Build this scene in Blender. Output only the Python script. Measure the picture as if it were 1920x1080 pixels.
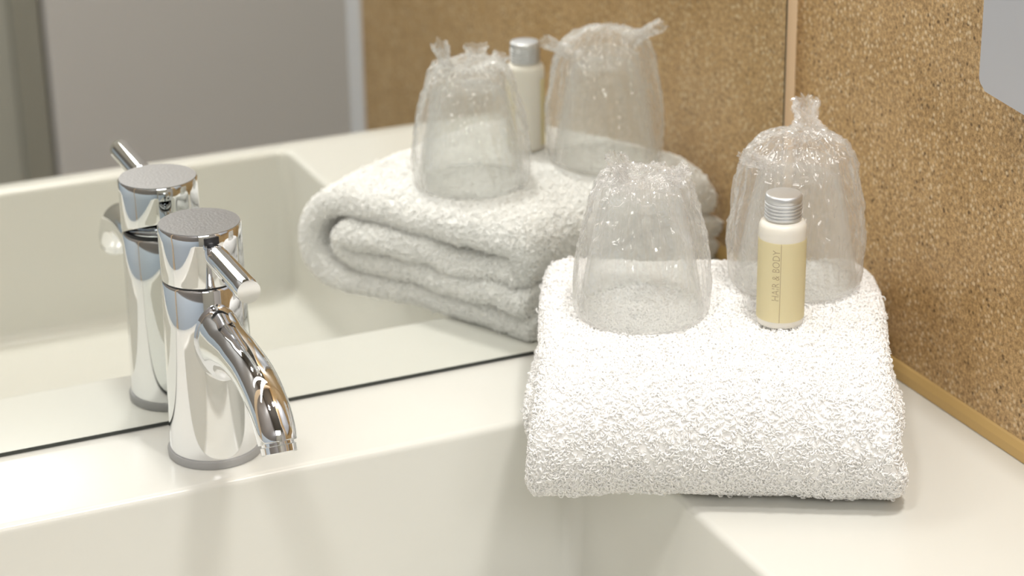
import bpy, bmesh, math, random
import numpy as np
from mathutils import Vector, Matrix, noise

# ------------------------------------------------------------------ scene, camera, light
scene = bpy.context.scene
COL = scene.collection
for o in list(bpy.data.objects):
    bpy.data.objects.remove(o, do_unlink=True)
rng = random.Random(7)

scene.view_settings.view_transform = 'Standard'
scene.view_settings.look = 'None'
scene.view_settings.gamma = 1.0
scene.view_settings.use_curve_mapping = False
scene.view_settings.exposure = 0.0
scene.cycles.max_bounces = 40
scene.cycles.diffuse_bounces = 24
scene.cycles.glossy_bounces = 8
scene.cycles.transmission_bounces = 24
scene.cycles.transparent_max_bounces = 64

CAM_POS = Vector((-0.6888, -1.1352, 0.5443))
YAW, PITCH, ROLL, FPX = 0.4104, 0.3819, -0.0168, 4137.1
fwd = Vector((math.sin(YAW)*math.cos(PITCH), math.cos(YAW)*math.cos(PITCH), -math.sin(PITCH)))
r0 = Vector((math.cos(YAW), -math.sin(YAW), 0)); u0 = r0.cross(fwd)
cr, sr = math.cos(ROLL), math.sin(ROLL)
right = cr*r0 + sr*u0
up = -sr*r0 + cr*u0
cam_data = bpy.data.cameras.new('camera')
cam_data.sensor_width = 36.0
cam_data.lens = FPX/1920*36.0
cam_data.clip_start = 0.02
cam_data.dof.use_dof = True
cam_data.dof.focus_distance = 1.14
cam_data.dof.aperture_fstop = 8.5
cam = bpy.data.objects.new('camera', cam_data)
M = Matrix((right, up, -fwd)).transposed().to_4x4()
M.translation = CAM_POS
cam.matrix_world = M
COL.objects.link(cam)
scene.camera = cam

world = bpy.data.worlds.new('room_air'); scene.world = world
world.use_nodes = True
world.node_tree.nodes['Background'].inputs[0].default_value = (0.9, 0.93, 1.0, 1)
world.node_tree.nodes['Background'].inputs[1].default_value = 0.3

def area(name, loc, target, sx, sy, power, color):
    l = bpy.data.lights.new(name, 'AREA'); l.shape = 'RECTANGLE'
    l.size = sx; l.size_y = sy; l.energy = power; l.color = color
    o = bpy.data.objects.new(name, l); COL.objects.link(o)
    d = Vector(target) - Vector(loc)
    o.location = loc
    o.rotation_euler = d.to_track_quat('-Z', 'Y').to_euler()
    return o
# two small halogen panels in the ceiling, a strip lamp over the mirror, an added soft front fill behind the camera
area('ceiling_spot_right', (-0.16, -0.62, 1.38), (-0.20, -0.45, 0), 0.14, 0.14, 10.2, (1.0, 0.965, 0.905))
area('ceiling_spot_left', (-0.78, -0.70, 1.38), (-0.65, -0.45, 0), 0.14, 0.14, 5.6, (1.0, 0.97, 0.92))
area('mirror_lamp_light', (-0.45, -0.04, 0.66), (-0.35, -0.45, 0.0), 1.0, 0.06, 1.7, (1.0, 0.965, 0.90))
area('front_fill_light', (-0.55, -1.75, 1.10), (-0.35, -0.10, 0.05), 0.9, 0.5, 9.6, (1.0, 0.985, 0.965))

# ------------------------------------------------------------------ materials
def new_mat(name):
    m = bpy.data.materials.new(name); m.use_nodes = True
    nt = m.node_tree
    return m, nt, nt.nodes['Principled BSDF']
def simple(name, col, rough=0.5, metal=0.0, spec=0.5, bump=0.0, bscale=200.0, coat=0.0):
    m, nt, b = new_mat(name)
    b.inputs['Base Color'].default_value = (*col, 1)
    b.inputs['Roughness'].default_value = rough
    b.inputs['Metallic'].default_value = metal
    b.inputs['Specular IOR Level'].default_value = spec
    b.inputs['Coat Weight'].default_value = coat
    if bump:
        tc = nt.nodes.new('ShaderNodeTexCoord'); n = nt.nodes.new('ShaderNodeTexNoise')
        n.inputs['Scale'].default_value = bscale
        bp = nt.nodes.new('ShaderNodeBump'); bp.inputs['Strength'].default_value = bump
        bp.inputs['Distance'].default_value = 0.001
        nt.links.new(tc.outputs['Object'], n.inputs['Vector'])
        nt.links.new(n.outputs['Fac'], bp.inputs['Height'])
        nt.links.new(bp.outputs['Normal'], b.inputs['Normal'])
    return m

M_CHROME = simple('polished_chrome', (0.83, 0.84, 0.86), 0.035, 1.0)
M_BRUSHED = simple('brushed_grey_metal', (0.44, 0.435, 0.44), 0.42, 1.0, bump=0.15, bscale=600)
M_GASKET = simple('grey_gasket', (0.36, 0.36, 0.36), 0.45)
M_DARK = simple('dark_recess', (0.012, 0.012, 0.014), 0.4)
M_BASIN = simple('white_mineral_cast', (0.69, 0.69, 0.65), 0.22, 0, 0.45)
def terry_mat():
    m = bpy.data.materials.new('white_terry_cotton'); m.use_nodes = True
    nt = m.node_tree; N = nt.nodes; N.clear()
    out = N.new('ShaderNodeOutputMaterial'); mx = N.new('ShaderNodeMixShader'); mx.inputs[0].default_value = 0.0
    d = N.new('ShaderNodeBsdfDiffuse'); d.inputs['Color'].default_value = (0.98, 0.978, 0.972, 1)
    t = N.new('ShaderNodeBsdfTranslucent'); t.inputs['Color'].default_value = (0.98, 0.978, 0.972, 1)
    nt.links.new(d.outputs[0], mx.inputs[1]); nt.links.new(t.outputs[0], mx.inputs[2]); nt.links.new(mx.outputs[0], out.inputs['Surface'])
    return m
M_PILE = terry_mat()
M_TOWEL = simple('white_cotton_ground', (0.98, 0.978, 0.97), 0.95, 0, 0.0)
M_MIRROR = simple('silvered_glass', (0.90, 0.915, 0.895), 0.0, 1.0)
M_EDGE = simple('dark_mirror_edge', (0.035, 0.04, 0.035), 0.3)
M_STRIP = simple('beige_tile_edge', (0.72, 0.55, 0.36), 0.55, bump=0.1, bscale=120)
M_SEAL = simple('ochre_base_strip', (0.56, 0.38, 0.15), 0.5)
M_WHITE = simple('white_paint', (0.72, 0.72, 0.74), 0.5)
M_GREYWALL = simple('grey_plaster', (0.55, 0.54, 0.48), 0.8, bump=0.1, bscale=40)
M_GREYDOOR = simple('grey_door_panel', (0.80, 0.765, 0.755), 0.6, bump=0.05, bscale=25)
M_CEIL = simple('ceiling_grey', (0.30, 0.29, 0.28), 0.9)
M_DARKWALL = simple('dark_grey_tile', (0.20, 0.19, 0.185), 0.5)
M_BLUEPANEL = simple('pale_blue_paint', (0.66, 0.80, 0.98), 0.6)
M_FLOOR = simple('grey_floor_tile', (0.25, 0.24, 0.22), 0.5, bump=0.05, bscale=20)
M_STEEL = simple('satin_steel_panel', (0.54, 0.55, 0.59), 0.42, 0.5)
M_CAP = simple('matte_aluminium', (0.66, 0.67, 0.68), 0.38, 0.75)
M_INK = simple('tan_ink', (0.42, 0.34, 0.21), 0.6)

def cork_tile():
    m, nt, b = new_mat('speckled_brown_tile')
    N = nt.nodes; L = nt.links
    tc = N.new('ShaderNodeTexCoord')
    def nz(scale, detail=3, rough=0.6):
        n = N.new('ShaderNodeTexNoise'); n.inputs['Scale'].default_value = scale
        n.inputs['Detail'].default_value = detail; n.inputs['Roughness'].default_value = rough
        L.new(tc.outputs['Object'], n.inputs['Vector']); return n
    def ramp(src, stops):
        r = N.new('ShaderNodeValToRGB'); e = r.color_ramp.elements
        while len(e) < len(stops): e.new(0.5)
        for el, (p, c) in zip(e, stops): el.position = p; el.color = (*c, 1)
        L.new(src, r.inputs['Fac']); return r
    def mix(fac, a, c, mode='MIX'):
        x = N.new('ShaderNodeMix'); x.data_type = 'RGBA'; x.blend_type = mode
        if isinstance(fac, float): x.inputs[0].default_value = fac
        else: L.new(fac, x.inputs[0])
        for s, v in ((6, a), (7, c)):
            if isinstance(v, tuple): x.inputs[s].default_value = (*v, 1)
            else: L.new(v, x.inputs[s])
        return x.outputs[2]
    base = ramp(nz(14, 4).outputs['Fac'], [(0.3, (0.400, 0.250, 0.100)), (0.7, (0.495, 0.330, 0.158))])
    grain = ramp(nz(420, 6, 0.8).outputs['Fac'], [(0.36, (0.50, 0.47, 0.44)), (0.50, (1.0, 1.0, 1.0)), (0.64, (1.5, 1.58, 1.75))])
    c = mix(1.0, base.outputs[0], grain.outputs[0], 'MULTIPLY')
    v = N.new('ShaderNodeTexVoronoi'); v.inputs['Scale'].default_value = 230
    L.new(tc.outputs['Object'], v.inputs['Vector'])
    dark = ramp(v.outputs['Distance'], [(0.14, (1, 1, 1)), (0.34, (0, 0, 0))])
    gate = ramp(nz(60, 2).outputs['Fac'], [(0.44, (0, 0, 0)), (0.60, (1, 1, 1))])
    f1 = mix(1.0, dark.outputs[0], gate.outputs[0], 'MULTIPLY')
    c = mix(f1, c, (0.13, 0.075, 0.03))
    v2 = N.new('ShaderNodeTexVoronoi'); v2.inputs['Scale'].default_value = 260
    mp = N.new('ShaderNodeMapping'); mp.inputs['Location'].default_value = (3.1, 1.7, 5.3)
    L.new(tc.outputs['Object'], mp.inputs['Vector']); L.new(mp.outputs['Vector'], v2.inputs['Vector'])
    lite = ramp(v2.outputs['Distance'], [(0.16, (1, 1, 1)), (0.40, (0, 0, 0))])
    gate2 = ramp(nz(45, 2).outputs['Fac'], [(0.36, (0, 0, 0)), (0.56, (1, 1, 1))])
    f2 = mix(1.0, lite.outputs[0], gate2.outputs[0], 'MULTIPLY')
    c = mix(f2, c, (0.70, 0.56, 0.36))
    L.new(c, b.inputs['Base Color'])
    b.inputs['Roughness'].default_value = 0.42
    b.inputs['Specular IOR Level'].default_value = 0.45
    bp = N.new('ShaderNodeBump'); bp.inputs['Strength'].default_value = 0.12; bp.inputs['Distance'].default_value = 0.0004
    L.new(nz(330, 2, 0.5).outputs['Fac'], bp.inputs['Height']); L.new(bp.outputs['Normal'], b.inputs['Normal'])
    return m
M_TILE = cork_tile()

def film(name, haze, haze_col, gloss_rough, edge_haze, bump=0.0, tint=(1, 1, 1), ior=1.45):
    """thin clear sheet: see-through + a little milkiness + mirror gloss by viewing angle"""
    m = bpy.data.materials.new(name); m.use_nodes = True
    nt = m.node_tree; N = nt.nodes; L = nt.links; N.clear()
    out = N.new('ShaderNodeOutputMaterial')
    tr = N.new('ShaderNodeBsdfTransparent'); tr.inputs['Color'].default_value = (*tint, 1)
    df = N.new('ShaderNodeBsdfDiffuse'); df.inputs['Color'].default_value = (*haze_col, 1)
    tl = N.new('ShaderNodeBsdfTranslucent'); tl.inputs['Color'].default_value = (*haze_col, 1)
    half = N.new('ShaderNodeMixShader'); half.inputs[0].default_value = 0.5
    L.new(df.outputs[0], half.inputs[1]); L.new(tl.outputs[0], half.inputs[2])
    gl = N.new('ShaderNodeBsdfGlossy'); gl.inputs['Roughness'].default_value = gloss_rough
    lw = N.new('ShaderNodeLayerWeight'); lw.inputs['Blend'].default_value = 0.35
    mr = N.new('ShaderNodeMapRange'); mr.inputs['To Min'].default_value = haze; mr.inputs['To Max'].default_value = edge_haze
    L.new(lw.outputs['Facing'], mr.inputs['Value'])
    mx = N.new('ShaderNodeMixShader'); L.new(mr.outputs[0], mx.inputs[0])
    L.new(tr.outputs[0], mx.inputs[1]); L.new(half.outputs[0], mx.inputs[2])
    f0 = ((ior-1)/(ior+1))**2
    pw = N.new('ShaderNodeMath'); pw.operation = 'POWER'; pw.inputs[1].default_value = 4.0
    lf = N.new('ShaderNodeLayerWeight'); lf.inputs['Blend'].default_value = 0.5
    L.new(lf.outputs['Facing'], pw.inputs[0])
    fr = N.new('ShaderNodeMapRange'); fr.inputs['To Min'].default_value = f0; fr.inputs['To Max'].default_value = 0.75
    L.new(pw.outputs[0], fr.inputs['Value'])
    mg = N.new('ShaderNodeMixShader'); L.new(fr.outputs[0], mg.inputs[0])
    L.new(mx.outputs[0], mg.inputs[1]); L.new(gl.outputs[0], mg.inputs[2])
    if bump:
        tc = N.new('ShaderNodeTexCoord')
        n = N.new('ShaderNodeTexNoise'); n.inputs['Scale'].default_value = 52; n.inputs['Detail'].default_value = 3
        n.inputs['Distortion'].default_value = 1.2
        L.new(tc.outputs['Object'], n.inputs['Vector'])
        bp = N.new('ShaderNodeBump'); bp.inputs['Strength'].default_value = bump; bp.inputs['Distance'].default_value = 0.002
        L.new(n.outputs['Fac'], bp.inputs['Height'])
        for nd in (gl, lf, df): L.new(bp.outputs['Normal'], nd.inputs['Normal'])
    L.new(mg.outputs[0], out.inputs['Surface'])
    return m
M_BAG = film('clear_crinkled_film', 0.19, (0.96, 0.955, 0.945), 0.055, 0.45, bump=0.6, ior=1.85)
M_TUMBLER = film('clear_tumbler', 0.045, (0.93, 0.94, 0.94), 0.02, 0.40, tint=(0.985, 0.99, 0.985), ior=1.4)

def bottle_mat():
    m, nt, b = new_mat('frosted_plastic')
    b.inputs['Base Color'].default_value = (0.74, 0.715, 0.65, 1)
    b.inputs['Roughness'].default_value = 0.35
    b.inputs['Subsurface Weight'].default_value = 0.35
    b.inputs['Subsurface Radius'].default_value = (0.01, 0.009, 0.007)
    b.inputs['Subsurface Scale'].default_value = 0.6
    return m
M_BOTTLE = bottle_mat()
M_LABEL = simple('pale_yellow_label', (0.92, 0.87, 0.64), 0.5)

# ------------------------------------------------------------------ builders
def link(name, me, mat, parent=None, smooth=True):
    o = bpy.data.objects.new(name, me); COL.objects.link(o)
    if mat: me.materials.append(mat)
    if smooth:
        me.polygons.foreach_set('use_smooth', [True]*len(me.polygons))
    if parent: o.parent = parent
    return o
def from_bm(name, bm, mat, parent=None, smooth=True, sharp=35):
    bmesh.ops.recalc_face_normals(bm, faces=bm.faces)
    me = bpy.data.meshes.new(name)
    if smooth:
        for e in bm.edges:
            if len(e.link_faces) == 2 and e.calc_face_angle(0) > math.radians(sharp): e.smooth = False
    bm.to_mesh(me); bm.free()
    return link(name, me, mat, parent, smooth)
def thing(name, loc, label, cat, group=None):
    o = bpy.data.objects.new(name, None); COL.objects.link(o)
    o.empty_display_size = 0.02
    o.location = loc; o['label'] = label; o['category'] = cat
    if group: o['group'] = group
    return o
def tag(o, label, cat): o['label'] = label; o['category'] = cat; return o
def struct(o): o['kind'] = 'structure'; return o
def box_bm(x0, x1, y0, y1, z0, z1, bev=0.0, seg=2):
    bm = bmesh.new()
    bmesh.ops.create_cube(bm, size=1)
    for v in bm.verts:
        v.co = Vector(((x0+x1)/2 + v.co.x*(x1-x0), (y0+y1)/2 + v.co.y*(y1-y0), (z0+z1)/2 + v.co.z*(z1-z0)))
    if bev:
        bmesh.ops.bevel(bm, geom=bm.edges[:], offset=bev, segments=seg, affect='EDGES', profile=0.5)
    return bm
def lathe_bm(prof, n=64, cap0=True, cap1=True, bm=None, mtx=None):
    bm = bm or bmesh.new()
    rings = []
    for r, z in prof:
        ring = []
        for i in range(n):
            a = 2*math.pi*i/n
            p = Vector((r*math.cos(a), r*math.sin(a), z))
            if mtx is not None: p = mtx @ p
            ring.append(bm.verts.new(p))
        rings.append(ring)
    for a, b in zip(rings, rings[1:]):
        for i in range(n):
            bm.faces.new((a[i], a[(i+1) % n], b[(i+1) % n], b[i]))
    if cap0: bm.faces.new(rings[0][::-1])
    if cap1: bm.faces.new(rings[-1])
    return bm
def tube_bm(path, radii, n=40, caps=True, bm=None, squash=None):
    """tube in the Y-Z plane (x across)"""
    bm = bm or bmesh.new(); rings = []
    P = [Vector(p) for p in path]
    for k, p in enumerate(P):
        t = (P[min(k+1, len(P)-1)] - P[max(k-1, 0)]).normalized()
        x = Vector((1, 0, 0)); nrm = x.cross(t).normalized()
        r = radii[k]; rx, rn = r if isinstance(r, tuple) else (r, r)
        rings.append([bm.verts.new(p + x*(rx*math.cos(2*math.pi*i/n)) + nrm*(rn*math.sin(2*math.pi*i/n))) for i in range(n)])
    for a, b in zip(rings, rings[1:]):
        for i in range(n):
            bm.faces.new((a[i], a[(i+1) % n], b[(i+1) % n], b[i]))
    if caps:
        bm.faces.new(rings[0][::-1]); bm.faces.new(rings[-1])
    return bm
def catmull(pts, per=10):
    pts = [Vector(p) for p in pts]; out = []
    ext = [2*pts[0]-pts[1]] + pts + [2*pts[-1]-pts[-2]]
    for i in range(1, len(ext)-2):
        p0, p1, p2, p3 = ext[i-1:i+3]
        for k in range(per):
            t = k/per
            out.append(0.5*((2*p1) + (p2-p0)*t + (2*p0-5*p1+4*p2-p3)*t*t + (3*p1-p0-3*p2+p3)*t**3))
    out.append(pts[-1]); return out
def interp(x, xs, ys): return float(np.interp(x, xs, ys))

# ------------------------------------------------------------------ the room
ZF, ZC = -0.86, 1.72
struct(from_bm('floor', box_bm(-1.12, 0.75, -1.95, 0.02, ZF-0.03, ZF), M_FLOOR, smooth=False))
struct(from_bm('ceiling', box_bm(-1.12, 0.75, -1.95, 0.02, ZC, ZC+0.03), M_CEIL, smooth=False))
struct(from_bm('wall_back', box_bm(-1.12, 0.002, 0.0055, 0.04, ZF, ZC), M_STRIP, smooth=False))
struct(from_bm('wall_right', box_bm(0.002, 0.06, -0.80, 0.04, ZF, ZC), M_TILE, smooth=False))
struct(from_bm('wall_alcove', box_bm(0.70, 0.75, -1.95, -0.80, ZF, ZC), M_GREYWALL, smooth=False))
struct(from_bm('wall_alcove_side', box_bm(0.06, 0.70, -0.80, -0.76, ZF, ZC), M_GREYWALL, smooth=False))
struct(from_bm('wall_front', box_bm(-1.12, 0.75, -1.95, -1.90, ZF, ZC), M_GREYWALL, smooth=False))
struct(from_bm('wall_left', box_bm(-1.12, -1.07, -1.95, 0.04, ZF, ZC), M_DARKWALL, smooth=False))
struct(from_bm('reflection_panel_left', box_bm(-1.0705, -1.055, -1.90, 0.0, ZF, 0.11, 0.002), M_BLUEPANEL, smooth=False))  # unseen panel, added to give the tap's chrome its blue reflection
# grey door leaf on the front wall, seen in the mirror
struct(from_bm('door_1', box_bm(-0.085, 0.66, -1.895, -1.862, ZF, 1.25, 0.003), M_GREYDOOR, smooth=False))
struct(from_bm('trim_1', box_bm(-0.130, -0.090, -1.897, -1.872, ZF, 1.27, 0.002), simple('dark_grey_frame', (0.40, 0.385, 0.33), 0.6), smooth=False))
# white profile closing the free end of the tiled wall
struct(from_bm('trim_2', box_bm(-0.001, 0.064, -0.838, -0.80, ZF, ZC, 0.001), M_WHITE, smooth=False))
# ochre strip between wall tile and washstand
def strip_bm():
    bm = bmesh.new()
    pts = [(0.0019, 0.0005), (-0.0012, 0.0005), (-0.0008, 0.006), (0.0008, 0.0098), (0.0019, 0.0108)]
    A = [bm.verts.new((x, -0.001, z)) for x, z in pts]; B = [bm.verts.new((x, -0.474, z)) for x, z in pts]
    n = len(pts)
    for i in range(n): bm.faces.new((A[i], A[(i+1) % n], B[(i+1) % n], B[i]))
    bm.faces.new(A[::-1]); bm.faces.new(B)
    return bm
struct(from_bm('trim_3', strip_bm(), M_SEAL, smooth=False))
# mirror
mir = thing('wall_mirror', (-0.5, 0.0, 0.0), 'large frameless wall mirror standing on the back ledge of the washbasin', 'mirror')
g = from_bm('mirror_glass', box_bm(-1.06+0.3, -0.0092, 0.0, 0.004, 0.0030, 0.93), M_MIRROR, smooth=False); g.parent = mir; g.location = (0.5, 0, 0)
e = from_bm('mirror_edge', box_bm(-1.061+0.3, -0.0078, 0.0006, 0.0052, 0.0006, 0.931), M_EDGE, smooth=False); e.parent = mir; e.location = (0.5, 0, 0)

# ------------------------------------------------------------------ washbasin: one moulded piece
def rrect(x0, x1, y0, y1, r, z, k=8):
    pts = []
    for cx, cy, a0 in ((x1-r, y1-r, 0), (x0+r, y1-r, 90), (x0+r, y0+r, 180), (x1-r, y0+r, 270)):
        for i in range(k+1):
            a = math.radians(a0 + 90*i/k); pts.append((cx+r*math.cos(a), cy+r*math.sin(a), z))
    return pts
def basin_bm():
    bm = bmesh.new()
    bx0, bx1, by0, by1 = -0.604, -0.190, -0.452, -0.083      # bowl opening
    ox0, ox1, oy0, oy1 = -0.66, 0.0019, -0.474, 0.004        # whole slab
    D = 0.120
    loops = [rrect(ox0+.02, ox1-.02+.0199, oy0+.02, oy1, 0.0005, -0.155),
             rrect(ox0, ox1, oy0, oy1, 0.0005, -0.15),
             rrect(ox0, ox1, oy0, oy1, 0.0005, -0.004),
             rrect(ox0+.0012, ox1, oy0+.0012, oy1, 0.0005, -0.0012),
             rrect(ox0+.004, ox1, oy0+.004, oy1, 0.0005, 0.0)]
    f = 0.0045
    for i in range(6):                                        # rim fillet
        a = math.radians(90*i/5)
        d = f*(1-math.sin(a)); z = -f*(1-math.cos(a))
        loops.append(rrect(bx0-d, bx1+d, by0-d, by1+d, 0.010+d, z))
    s = 0.004                                                  # slight draft
    fl = 0.014
    for i in range(7):
        a = math.radians(90*i/6)
        ins = s + fl*(1-math.cos(a)); z = -D + fl*(1-math.sin(a))
        loops.append(rrect(bx0+ins, bx1-ins, by0+ins, by1-ins, max(0.010, 0.012), z))
    rings = [[bm.verts.new(p) for p in L] for L in loops]
    n = len(rings[0])
    for a, b in zip(rings, rings[1:]):
        for i in range(n): bm.faces.new((a[i], a[(i+1) % n], b[(i+1) % n], b[i]))
    bm.faces.new(rings[-1]); bm.faces.new(rings[0][::-1])
    return bm
tag(from_bm('washbasin', basin_bm(), M_BASIN, sharp=40), 'cream white rectangular washbasin with wide flat deck, under the towel and tap', 'washbasin')

# ------------------------------------------------------------------ tap
FX, FY = -0.3966, -0.042
tap = thing('basin_mixer_tap', (FX, FY, 0), 'polished chrome single lever mixer tap standing on the basin ledge', 'tap')
from_bm('base_ring', lathe_bm([(0.0262, 0.0003), (0.0265, 0.0035), (0.0258, 0.0048), (0.024, 0.005)], 72), M_GASKET, tap)
body_prof = [(0.0250, 0.005), (0.0250, 0.0056), (0.0247, 0.02), (0.0240, 0.05), (0.0233, 0.08), (0.0227, 0.1035), (0.0222, 0.1045)]
body_prof += [(0.0222*math.cos(math.radians(a)), 0.1045 + 0.006*math.sin(math.radians(a))) for a in (25, 50, 72, 85)]
from_bm('body', lathe_bm(body_prof, 96), M_CHROME, tap, sharp=50)
from_bm('groove', lathe_bm([(0.0219, 0.1035), (0.0222, 0.1068)], 72), M_DARK, tap)
def cap_bm():
    bm = bmesh.new(); n = 96; rings = []
    for r, z in ((0.0216, 0.1062), (0.0226, 0.1062), (0.0228, 0.1072), (0.0227, 0.130), (0.0226, 0.1353), (0.0221, 0.1362)):
        ring = []
        for i in range(n):
            a = 2*math.pi*i/n; y = r*math.sin(a)
            zz = z + (max(0, y)*0.42 if z < 0.108 else 0)      # lower edge is cut upward at the back
            ring.append(bm.verts.new((r*math.cos(a), y, zz)))
        rings.append(ring)
    for a, b in zip(rings, rings[1:]):
        for i in range(n): bm.faces.new((a[i], a[(i+1) % n], b[(i+1) % n], b[i]))
    bm.faces.new(rings[0][::-1]); bm.faces.new(rings[-1])
    return bm
cap = from_bm('cap', cap_bm(), M_CHROME, tap, sharp=40)
from_bm('top_disc', lathe_bm([(0.0220, 0.1360), (0.0219, 0.1366)], 96), M_BRUSHED, cap)
# grub screw hole in the back of the cap
mt = Matrix.Translation((0.008, 0.0208, 0.119)) @ Matrix.Rotation(math.radians(-21), 4, 'Z') @ Matrix.Rotation(math.radians(-90), 4, 'X')
from_bm('screw_hole', lathe_bm([(0.0022, -0.001), (0.0022, 0.0009)], 24, mtx=mt), M_DARK, cap)
# dark slot in the cap where the lever joint sits
from_bm('lever_slot', box_bm(-0.0042, 0.0042, -0.0233, -0.0200, 0.1305, 0.1352, 0.0008), M_DARK, cap)
# lever
lv = catmull([(0, -0.0185, 0.1275), (0, -0.024, 0.1272), (0, -0.032, 0.1268), (0, -0.060, 0.1270), (0, -0.0870, 0.1272)], 8)
rad = []
for q in lv:
    d = -q.y
    rad.append(interp(d, [0.018, 0.0225, 0.027, 0.0315, 0.0866, 0.0871], [0.0036, 0.0042, 0.0056, 0.0064, 0.0066, 0.0061]))
lever = from_bm('lever', tube_bm(lv, rad, 40), M_CHROME, tap)
# spout
sp = catmull([(0, 0.004, 0.070), (0, -0.020, 0.0745), (0, -0.040, 0.0785), (0, -0.066, 0.0815), (0, -0.090, 0.0798), (0, -0.108, 0.0727), (0, -0.1185, 0.0628), (0, -0.1215, 0.0575)], 9)
rs = []
for k, q in enumerate(sp):
    t = k/(len(sp)-1)
    b = interp(t, [0, .2, .30, .38, .5, .7, .9, 1], [0.0132, 0.0131, 0.0122, 0.0115, 0.0110, 0.0109, 0.0107, 0.0104])
    rs.append((b*0.985, b*interp(t, [0, .22, .32, .45, 1], [1.75, 1.6, 1.22, 1.02, 1.0])))
spout = from_bm('spout', tube_bm(sp, rs, 56), M_CHROME, tap, sharp=50)
tip = sp[-1]; td = (sp[-1]-sp[-3]).normalized()
q = td.to_track_quat('Z', 'Y').to_matrix().to_4x4()
mt = Matrix.Translation(tip) @ q
from_bm('aerator', lathe_bm([(0.0086, -0.001), (0.0086, 0.0012), (0.0094, 0.0016), (0.0094, 0.0050), (0.0089, 0.0056), (0.0078, 0.0056), (0.0074, 0.0030)], 48, mtx=mt), M_CHROME, spout)

# ------------------------------------------------------------------ folded towel
TA = math.radians(28)
ax = Vector((math.sin(TA), math.cos(TA), 0)); wx = Vector((ax.y, -ax.x, 0))
TO = Vector((-0.259, -0.172, 0.0)) - ax*0.019; TL, TW, TT = 0.191, 0.190, 0.0155
def fold_path():
    pts = []
    H0, H1, H2, H3 = 0.0092, 0.0262, 0.0430, 0.0625
    # bottom layer from back to front
    for s in np.linspace(TL+0.004, 0.036, 16): pts.append((s, H0 + 0.0006*math.sin(s*60)))
    # nose
    cz, rz = (H0+H3)/2, (H3-H0)/2
    for a in np.linspace(-90, 90, 15)[1:-1]:
        a = math.radians(a); pts.append((0.036 - 0.0285*math.cos(a)**0.9, cz + rz*math.sin(a)))
    for s in np.linspace(0.036, TL-0.012, 16): pts.append((s, H3 + 0.002*math.sin((s-0.036)/(TL)*math.pi)))
    # back fold down to the inner layer
    cz2, rz2 = (H2+H3)/2, (H3-H2)/2
    for a in np.linspace(90, -90, 9)[1:-1]:
        a = math.radians(a); pts.append((TL-0.012 + 0.0095*math.cos(a), cz2 + rz2*math.sin(a)))
    for s in np.linspace(TL-0.012, 0.050, 14): pts.append((s, H2 + 0.0018*math.sin(s*75)))
    cz3, rz3 = (H1+H2)/2, (H2-H1)/2
    for a in np.linspace(90, 270, 9)[1:-1]:
        a = math.radians(a); pts.append((0.050 + 0.0105*math.cos(a), cz3 + rz3*math.sin(a)))
    for s in np.linspace(0.050, TL+0.002, 14): pts.append((s, H1 + 0.0012*math.sin(s*75+1)))
    return np.array(pts)
FP = fold_path()
NP = len(FP)
def towel_point(u_idx, v, side):
    """u_idx float along the fold path, v 0..1 across the width, side -1..1 through the thickness"""
    i = int(min(NP-2, max(0, math.floor(u_idx)))); f = u_idx - i
    p = FP[i]*(1-f) + FP[i+1]*f
    a = FP[max(0, i-1)]*(1-f) + FP[i]*f; b = FP[min(NP-1, i+1)]*(1-f) + FP[min(NP-1, i+2)]*f
    t = b - a; t /= (np.hypot(*t) + 1e-9)
    nrm = np.array([-t[1], t[0]])
    ev = min(v, 1-v)*TW                                            # distance to a side hem
    th = TT*0.5*(1 if ev > 0.006 else math.sqrt(max(0.03, 1-(1-ev/0.006)**2)))
    lay = u_idx/NP
    q = p + nrm*side*th
    s, z = q
    # layers do not line up exactly at the hems
    off = 0.0022*math.sin(lay*23.0) - (0.003 if lay > .58 else 0)
    x = off*(1 if v < 0.5 else -1.0)*abs(2*v-1) + v*TW
    if lay < 0.24: x += 0.0028*max(0, 2*v-1)                        # bottom layer peeks out on the right
    # the right back corner bulges toward the mirror
    s += 0.017*v*v*max(0, (s-0.09)/(TL-0.09))**2*(1 - 0.5*abs(z-0.035)/0.035)
    # soft waves
    wv = noise.noise(Vector((s*22, x*22, lay*3)))*0.0016
    z += wv + 0.0015*noise.noise(Vector((s*55, x*55, lay*9)))
    # left front part hangs over the bowl and sags a little, hems droop
    if v < 0.35 and s < 0.07: z -= 0.0045*(1-v/0.35)**1.5*(1-s/0.07)*(1 if lay < .5 else .6)
    if 0.5 < lay and v < 0.3: z += 0.0032*(1-v/0.3)*noise.noise(Vector((s*38+4, lay*14, 1.3)))
    z -= 0.004*max(0, 1-ev/0.02)**2*(z/0.07 if z > 0 else 0)
    z -= 0.006*max(0, (v-0.88)/0.12)**2*max(0, (s-0.13)/0.04)*(z/0.07 if z > 0 else 0)
    out = TO + ax*s + wx*x
    on_deck = out.x > -0.194 or out.y > -0.088
    out.z = max(z, 0.0012) if on_deck else z
    return out
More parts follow.
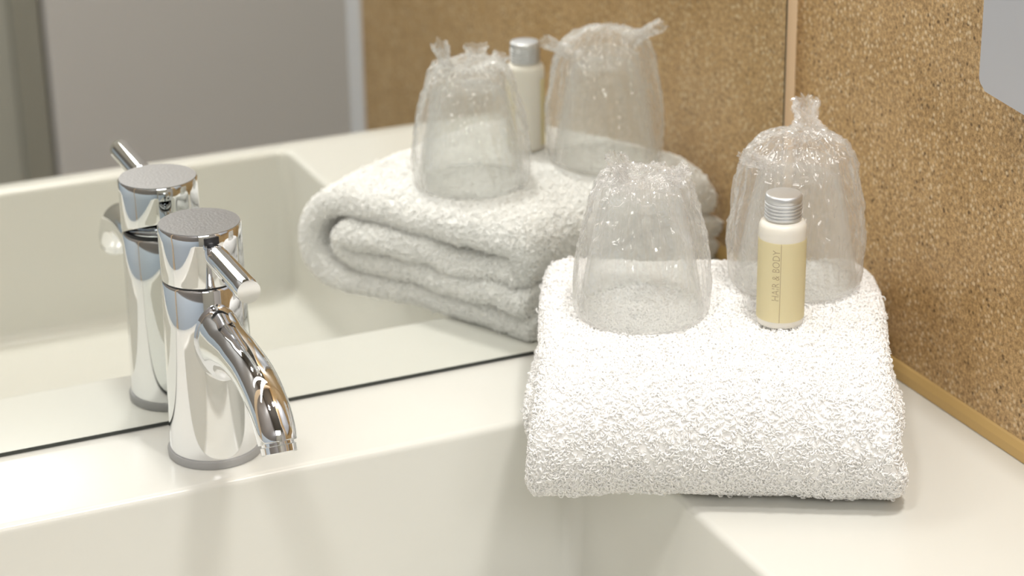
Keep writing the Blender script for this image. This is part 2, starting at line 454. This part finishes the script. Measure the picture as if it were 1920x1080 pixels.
def towel_mesh():
    NV = 48; verts = []; faces = []
    us = np.linspace(0, NP-1, 150)
    vs = [0, 0.008, 0.018, 0.032] + list(np.linspace(0.05, 0.95, NV-8)) + [0.968, 0.982, 0.992, 1.0]
    W = len(vs); U = len(us)
    for side in (1, -1):
        for u in us:
            for v in vs: verts.append(towel_point(u, v, side))
    idx = lambda sd, i, j: sd*U*W + i*W + j
    for sd in (0, 1):
        for i in range(U-1):
            for j in range(W-1):
                f = (idx(sd, i, j), idx(sd, i, j+1), idx(sd, i+1, j+1), idx(sd, i+1, j))
                faces.append(f if sd == 0 else f[::-1])
    for i in range(U-1):
        faces.append((idx(0, i, 0), idx(0, i+1, 0), idx(1, i+1, 0), idx(1, i, 0)))
        faces.append((idx(0, i, W-1), idx(1, i, W-1), idx(1, i+1, W-1), idx(0, i+1, W-1)))
    for j in range(W-1):
        faces.append((idx(0, 0, j), idx(1, 0, j), idx(1, 0, j+1), idx(0, 0, j+1)))
        faces.append((idx(0, U-1, j), idx(0, U-1, j+1), idx(1, U-1, j+1), idx(1, U-1, j)))
    me = bpy.data.meshes.new('folded_towel'); me.from_pydata(verts, [], faces); me.update()
    return me
tw_me = towel_mesh()
towel = link('folded_towel', tw_me, M_TOWEL)
tag(towel, 'thick white folded terry towel on the basin corner carrying the tumblers and bottle', 'towel')
def terry_mesh(me, count):
    n = len(me.polygons)
    area_ = np.empty(n); me.polygons.foreach_get('area', area_)
    cen = np.empty(n*3); me.polygons.foreach_get('center', cen); cen = cen.reshape(-1, 3)
    nor = np.empty(n*3); me.polygons.foreach_get('normal', nor); nor = nor.reshape(-1, 3)
    co = np.empty(len(me.vertices)*3); me.vertices.foreach_get('co', co); co = co.reshape(-1, 3)
    vi = np.empty(n*4, dtype=int); me.polygons.foreach_get('vertices', vi); vi = vi.reshape(-1, 4)
    # local coordinates, to skip what lies deep between the layers or underneath
    rel = cen - np.array(TO); s = rel @ np.array(ax); w = rel @ np.array(wx); z = cen[:, 2]
    inner = (z > 0.004) & (z < 0.060) & (s > 0.030) & (w > 0.016) & (w < TW-0.016) & (s < TL-0.012)
    under = (z < 0.003) & (s > 0.05) & (w > 0.02)
    wt = area_*np.where(inner | under, 0.0, 1.0)
    r = np.random.RandomState(3)
    pick = r.choice(n, count, p=wt/wt.sum())
    a, b = r.rand(count, 1), r.rand(count, 1)
    q = co[vi[pick]]
    p = (q[:, 0]*(1-a) + q[:, 1]*a)*(1-b) + (q[:, 3]*(1-a) + q[:, 2]*a)*b
    nn = nor[pick]
    rd = r.randn(count, 3); t = rd - (rd*nn).sum(1, keepdims=True)*nn; t /= np.linalg.norm(t, axis=1, keepdims=True)
    bi = np.cross(nn, t)
    l = (0.0014 + 0.0009*r.rand(count, 1))
    l = l*np.where(r.rand(count, 1) < 0.03, 1.6, 1.0)
    rad = 0.00046 + 0.00014*r.rand(count, 1)
    nodes = [(-0.1, 0.0, 1.0), (0.45, 0.10, 1.05), (0.78, 0.42, 1.0), (0.80, 0.85, 0.85), (0.55, 1.10, 0.5)]
    K = len(nodes); S = 3
    allv = np.empty((count, K, S, 3))
    for k, (h, d, rr) in enumerate(nodes):
        c = p + nn*l*h + t*l*d
        # tangent-ish frame
        if k < K-1: h2, d2, _ = nodes[k+1]; dh, dd = h2-h, d2-d
        else: dh, dd = h-nodes[k-1][0], d-nodes[k-1][1]
        m = math.hypot(dh, dd); fn = nn*(dd/m) - t*(dh/m)
        for j in range(S):
            ang = 2*math.pi*j/S
            allv[:, k, j] = c + (bi*math.cos(ang) + fn*math.sin(ang))*rad*rr
    V = allv.reshape(-1, 3)
    V[:, 2] = np.where((V[:, 0] > -0.196) | (V[:, 1] > -0.09), np.maximum(V[:, 2], 0.0004), V[:, 2])
    base = (np.arange(count)*K*S)[:, None]
    quads = []
    for k in range(K-1):
        for j in range(S):
            j2 = (j+1) % S
            quads.append([k*S+j, k*S+j2, (k+1)*S+j2, (k+1)*S+j])
    F = (base[:, :, None] + np.array(quads)[None]).reshape(-1)
    nf = count*len(quads)
    m2 = bpy.data.meshes.new('terry_pile')
    m2.vertices.add(len(V)); m2.vertices.foreach_set('co', V.ravel())
    m2.loops.add(nf*4); m2.loops.foreach_set('vertex_index', F.astype(np.int32))
    m2.polygons.add(nf); m2.polygons.foreach_set('loop_start', np.arange(0, nf*4, 4, dtype=np.int32))
    m2.update(calc_edges=True)
    return m2
pile = link('terry_pile', terry_mesh(tw_me, 80000), M_PILE, towel, smooth=False)
pile['kind'] = 'stuff'

# ------------------------------------------------------------------ wrapped tumblers
def tumbler(parent, h, r0_, r1_):
    prof = [(r0_-0.0016, 0.0008), (r0_-0.0004, 0.0), (r0_, 0.0010)]
    for t in np.linspace(0.05, 0.93, 10): prof.append((r0_ + (r1_-r0_)*t**1.15, h*t))
    prof += [(r1_+0.0005, h*0.965), (r1_-0.0012, h*0.99), (r1_-0.004, h)]
    outer = len(prof)
    prof += [(0.001, h-0.0004)]
    bm = lathe_bm(prof, 72, cap0=False, cap1=True)
    ip = [(r0_-0.0016, 0.0008)]
    for t in np.linspace(0.05, 0.84, 9): ip.append((r0_ - 0.0020 + (r1_-r0_)*t**1.15, h*t))
    ip += [(r1_-0.002, h*0.885), (r1_-0.006, h*0.90), (0.001, h*0.90)]
    lathe_bm(ip, 72, cap0=False, cap1=True, bm=bm)
    return from_bm('tumbler', bm, M_TUMBLER, parent)
def ridge(p): return 1 - 2*abs(noise.noise(p))
def bag(parent, prof, seed, knots, spread):
    """prof: (z, radius, crease) up the side then inward over the top; knots: pinched tails (theta, radius, z, size)"""
    NT, NZ = 260, 130
    zs = np.array([p[0] for p in prof]); rr = np.array([p[1] for p in prof]); cc = np.array([p[2] for p in prof])
    par = np.linspace(0, 1, len(prof)); tt = np.linspace(0, 1, NZ)
    bm = bmesh.new(); rings = []
    for t in tt:
        z = np.interp(t, par, zs); r = np.interp(t, par, rr); c = np.interp(t, par, cc)
        ring = []
        for i in range(NT):
            a = 2*math.pi*i/NT
            ca, sa = math.cos(a), math.sin(a)
            d = 0.0
            # long creases running up the bag, then fine crumples
            d += 0.55*ridge(Vector((ca*2.6+seed, sa*2.6, z*9)))
            d += 0.35*ridge(Vector((ca*5.5+seed*2, sa*5.5, z*42 + ca*3)))
            d += 0.22*ridge(Vector((ca*11+seed*3, sa*11, z*110)))
            f = (d-0.55)*c
            rad_ = max(0.0004, r + f)
            zz = z + 0.45*c*(ridge(Vector((ca*4+seed*5, sa*4, t*14)))-0.5)*min(1, z/0.02)
            x, y = rad_*ca, rad_*sa
            # bag is flat-seamed: a touch wider along one direction
            x *= 1 + spread*min(1, max(0, z)/0.05)*0.6
            ring.append(bm.verts.new((x, y, zz)))
        rings.append(ring)
    for a, b in zip(rings, rings[1:]):
        for i in range(NT): bm.faces.new((a[i], a[(i+1) % NT], b[(i+1) % NT], b[i]))
    o = from_bm('plastic_bag', bm, M_BAG, parent, sharp=80)
    return o
def tail(parent, base, tipv, r_base, r_neck, r_tip, seed, name='bag_tail'):
    """crumpled pinched end of the bag: narrow neck then a ruffled flare"""
    bm = bmesh.new(); NT, NZ = 72, 34; rings = []
    B = Vector(base); T = Vector(tipv); d = T-B; L = d.length; q = d.to_track_quat('Z', 'Y')
    for k in range(NZ):
        t = k/(NZ-1)
        r = interp(t, [0, .3, .45, .8, 1], [r_base, r_neck*1.25, r_neck, r_tip*0.9, r_tip])
        ring = []
        for i in range(NT):
            a = 2*math.pi*i/NT
            f = ridge(Vector((math.cos(a)*3.2+seed, math.sin(a)*3.2, t*3.5)))*0.75 + 0.45*ridge(Vector((math.cos(a)*8+seed, math.sin(a)*8, t*9)))
            rr = r*(0.55 + 0.55*f)
            dz = L*0.18*t*noise.noise(Vector((math.cos(a)*2.3+seed*2, math.sin(a)*2.3, t*2)))
            v = Vector((rr*math.cos(a), rr*math.sin(a)*0.55, L*t + dz)); v.rotate(q)
            ring.append(bm.verts.new(B + v))
        rings.append(ring)
    for a, b in zip(rings, rings[1:]):
        for i in range(NT): bm.faces.new((a[i], a[(i+1) % NT], b[(i+1) % NT], b[i]))
    return from_bm(name, bm, M_BAG, parent, sharp=60)

g1 = thing('wrapped_tumbler', (-0.1694, -0.1215, 0.0728), 'upturned clear tumbler in crinkled plastic bag near the left edge of the towel', 'tumbler', 'bagged tumblers on the towel')
tumbler(g1, 0.073, 0.0350, 0.0215)
b1 = bag(g1, [(0.0006, 0.0340, 0.0002), (0.001, 0.0368, 0.0004), (0.004, 0.0376, 0.0010), (0.020, 0.0372, 0.0028), (0.036, 0.0350, 0.0044), (0.052, 0.0312, 0.0052), (0.066, 0.0270, 0.0058),
              (0.0755, 0.0238, 0.0066), (0.0800, 0.0195, 0.0075), (0.0800, 0.0130, 0.0070), (0.0785, 0.0060, 0.0050), (0.0780, 0.0010, 0.0006)], 1.7, None, 0.10)
tail(b1, (-0.0130, -0.0040, 0.0750), (-0.0180, -0.0040, 0.0945), 0.0105, 0.0055, 0.0095, 2.2)
tail(b1, (0.0110, -0.0110, 0.0755), (0.0130, -0.0190, 0.0860), 0.0085, 0.0060, 0.0080, 5.1)
tail(b1, (0.0180, -0.0020, 0.0750), (0.0250, -0.0045, 0.0820), 0.0080, 0.0058, 0.0072, 9.7)
g2 = thing('wrapped_tumbler', (-0.0715, -0.1235, 0.0745), 'upturned clear tumbler in loose plastic bag in the wall corner behind the bottle', 'tumbler', 'bagged tumblers on the towel')
tumbler(g2, 0.073, 0.0350, 0.0215)
b2 = bag(g2, [(0.0006, 0.0340, 0.0002), (0.001, 0.0365, 0.0004), (0.004, 0.0378, 0.0010), (0.020, 0.0380, 0.0032), (0.036, 0.0364, 0.0050), (0.052, 0.0335, 0.0055), (0.068, 0.0305, 0.0058),
              (0.0775, 0.0275, 0.0060), (0.0840, 0.0220, 0.0064), (0.0875, 0.0150, 0.0060), (0.0890, 0.0080, 0.0045), (0.0895, 0.0015, 0.0006)], 6.3, None, 0.14)
tail(b2, (0.0120, 0.0120, 0.0830), (0.0225, 0.0330, 0.0960), 0.0120, 0.0060, 0.0085, 8.4)
tail(b2, (-0.0220, -0.0070, 0.0740), (-0.0390, -0.0090, 0.0830), 0.0090, 0.0058, 0.0080, 3.9)
# ------------------------------------------------------------------ little bottle
BX, BY, BZ = -0.1087, -0.1698, 0.0735
bot = thing('toiletry_bottle', (BX, BY, BZ), 'small hair and body wash bottle with pale yellow label and silver cap on the towel', 'bottle')
RB = 0.0130
from_bm('bottle_body', lathe_bm([(0.0105, 0.0), (0.0124, 0.0006), (RB, 0.0025), (RB, 0.0545), (0.0128, 0.0570), (0.0120, 0.0588), (0.0104, 0.0597), (0.0092, 0.0600), (0.0090, 0.0635)], 72), M_BOTTLE, bot, sharp=60)
cp = [(0.0098, 0.0608)]
for k in range(5):
    z = 0.0612 + k*0.0019
    cp += [(0.0101, z), (0.0102, z+0.0009), (0.0096, z+0.0012), (0.0096, z+0.0016)]
cp += [(0.0100, 0.0710), (0.0100, 0.0738), (0.0094, 0.0746), (0.0085, 0.0748)]
from_bm('screw_cap', lathe_bm(cp, 72), M_CAP, bot, sharp=60)
view = math.atan2(CAM_POS.y-BY, CAM_POS.x-BX)           # azimuth of the side carrying the text
RL = RB + 0.00012
def label_bm():
    bm = bmesh.new(); n = 72; a0, a1 = view - math.radians(95), view + math.radians(185)
    lo = []; hi = []
    for i in range(n+1):
        a = a0 + (a1-a0)*i/n
        lo.append(bm.verts.new((RL*math.cos(a), RL*math.sin(a), 0.0042))); hi.append(bm.verts.new((RL*math.cos(a), RL*math.sin(a), 0.0500)))
    for i in range(n): bm.faces.new((lo[i], lo[i+1], hi[i+1], hi[i]))
    r = bmesh.ops.solidify(bm, geom=bm.faces[:], thickness=-0.0001)
    return bm
label = from_bm('bottle_label', label_bm(), M_LABEL, bot)
label['label'] = 'pale yellow label reading HAIR & BODY'
def text_mesh(body, size):
    cu = bpy.data.curves.new('t', 'FONT'); cu.body = body; cu.size = size
    cu.align_x = 'LEFT'; cu.align_y = 'BOTTOM_BASELINE'; cu.resolution_u = 3; cu.offset = -0.00008
    cu.space_character = 1.0
    ob = bpy.data.objects.new('t', cu); COL.objects.link(ob)
    dg = bpy.context.evaluated_depsgraph_get(); dg.update()
    me = bpy.data.meshes.new_from_object(ob.evaluated_get(dg))
    bpy.data.objects.remove(ob, do_unlink=True); bpy.data.curves.remove(cu)
    return me
def wrap_text():
    me = text_mesh('HAIR & BODY', 0.0058)
    bm = bmesh.new(); bm.from_mesh(me); bpy.data.meshes.remove(me)
    xs = [v.co.x for v in bm.verts]; ys = [v.co.y for v in bm.verts]
    x0, x1 = min(xs), max(xs); sc = 0.0290/(x1-x0)
    for v in bm.verts:
        along = (v.co.x-x0)*sc; acr = v.co.y
        # reads upward: text x runs up the bottle, letter tops point to the viewer's left
        dx = -0.0010 - acr                              # offset to the viewer's right, in metres of arc
        a = view + dx/RL
        v.co = Vector(((RL+0.00012)*math.cos(a), (RL+0.00012)*math.sin(a), 0.0172 + along))
    return bm
from_bm('label_text', wrap_text(), M_INK, label, smooth=False)
def line_bm():
    bm = bmesh.new(); a = view + (-0.0004)/RL; w = 0.00013/RL; R_ = RL+0.00012
    vs = [bm.verts.new((R_*math.cos(b), R_*math.sin(b), z)) for b, z in ((a-w, 0.0043), (a+w, 0.0043), (a+w, 0.0499), (a-w, 0.0499))]
    bm.faces.new(vs); return bm
from_bm('label_line', line_bm(), M_INK, label, smooth=False)

# ------------------------------------------------------------------ grey unit on the right wall
def panel_bm():
    bm = bmesh.new()
    # outline in Y-Z, rounded lower corner
    cs = [(-0.2270, 0.62), (-0.2270, 0.2190)]
    for i in range(1, 7):
        a = math.radians(180 + 90*i/7); cs.append((-0.2330 - 0.006*math.cos(a), 0.2190 + 0.006*math.sin(a)))
    cs = [(-0.2275, 0.62), (-0.2275, 0.2185), (-0.2280, 0.2160), (-0.2295, 0.2137), (-0.2318, 0.2122), (-0.2345, 0.2115), (-0.50, 0.1850), (-0.503, 0.1855), (-0.505, 0.188), (-0.505, 0.62)]
    A = [bm.verts.new((0.0, y, z)) for y, z in cs]; B = [bm.verts.new((-0.030, y, z)) for y, z in cs]
    n = len(cs)
    for i in range(n): bm.faces.new((A[i], A[(i+1) % n], B[(i+1) % n], B[i]))
    bm.faces.new(A[::-1]); fb = bm.faces.new(B)
    bmesh.ops.bevel(bm, geom=[e for e in fb.edges], offset=0.0012, segments=3, affect='EDGES')
    return bm
disp = from_bm('wall_dispenser', panel_bm(), M_STEEL, sharp=40)
tag(disp, 'plain grey metal dispenser on the speckled wall at the top right', 'dispenser')
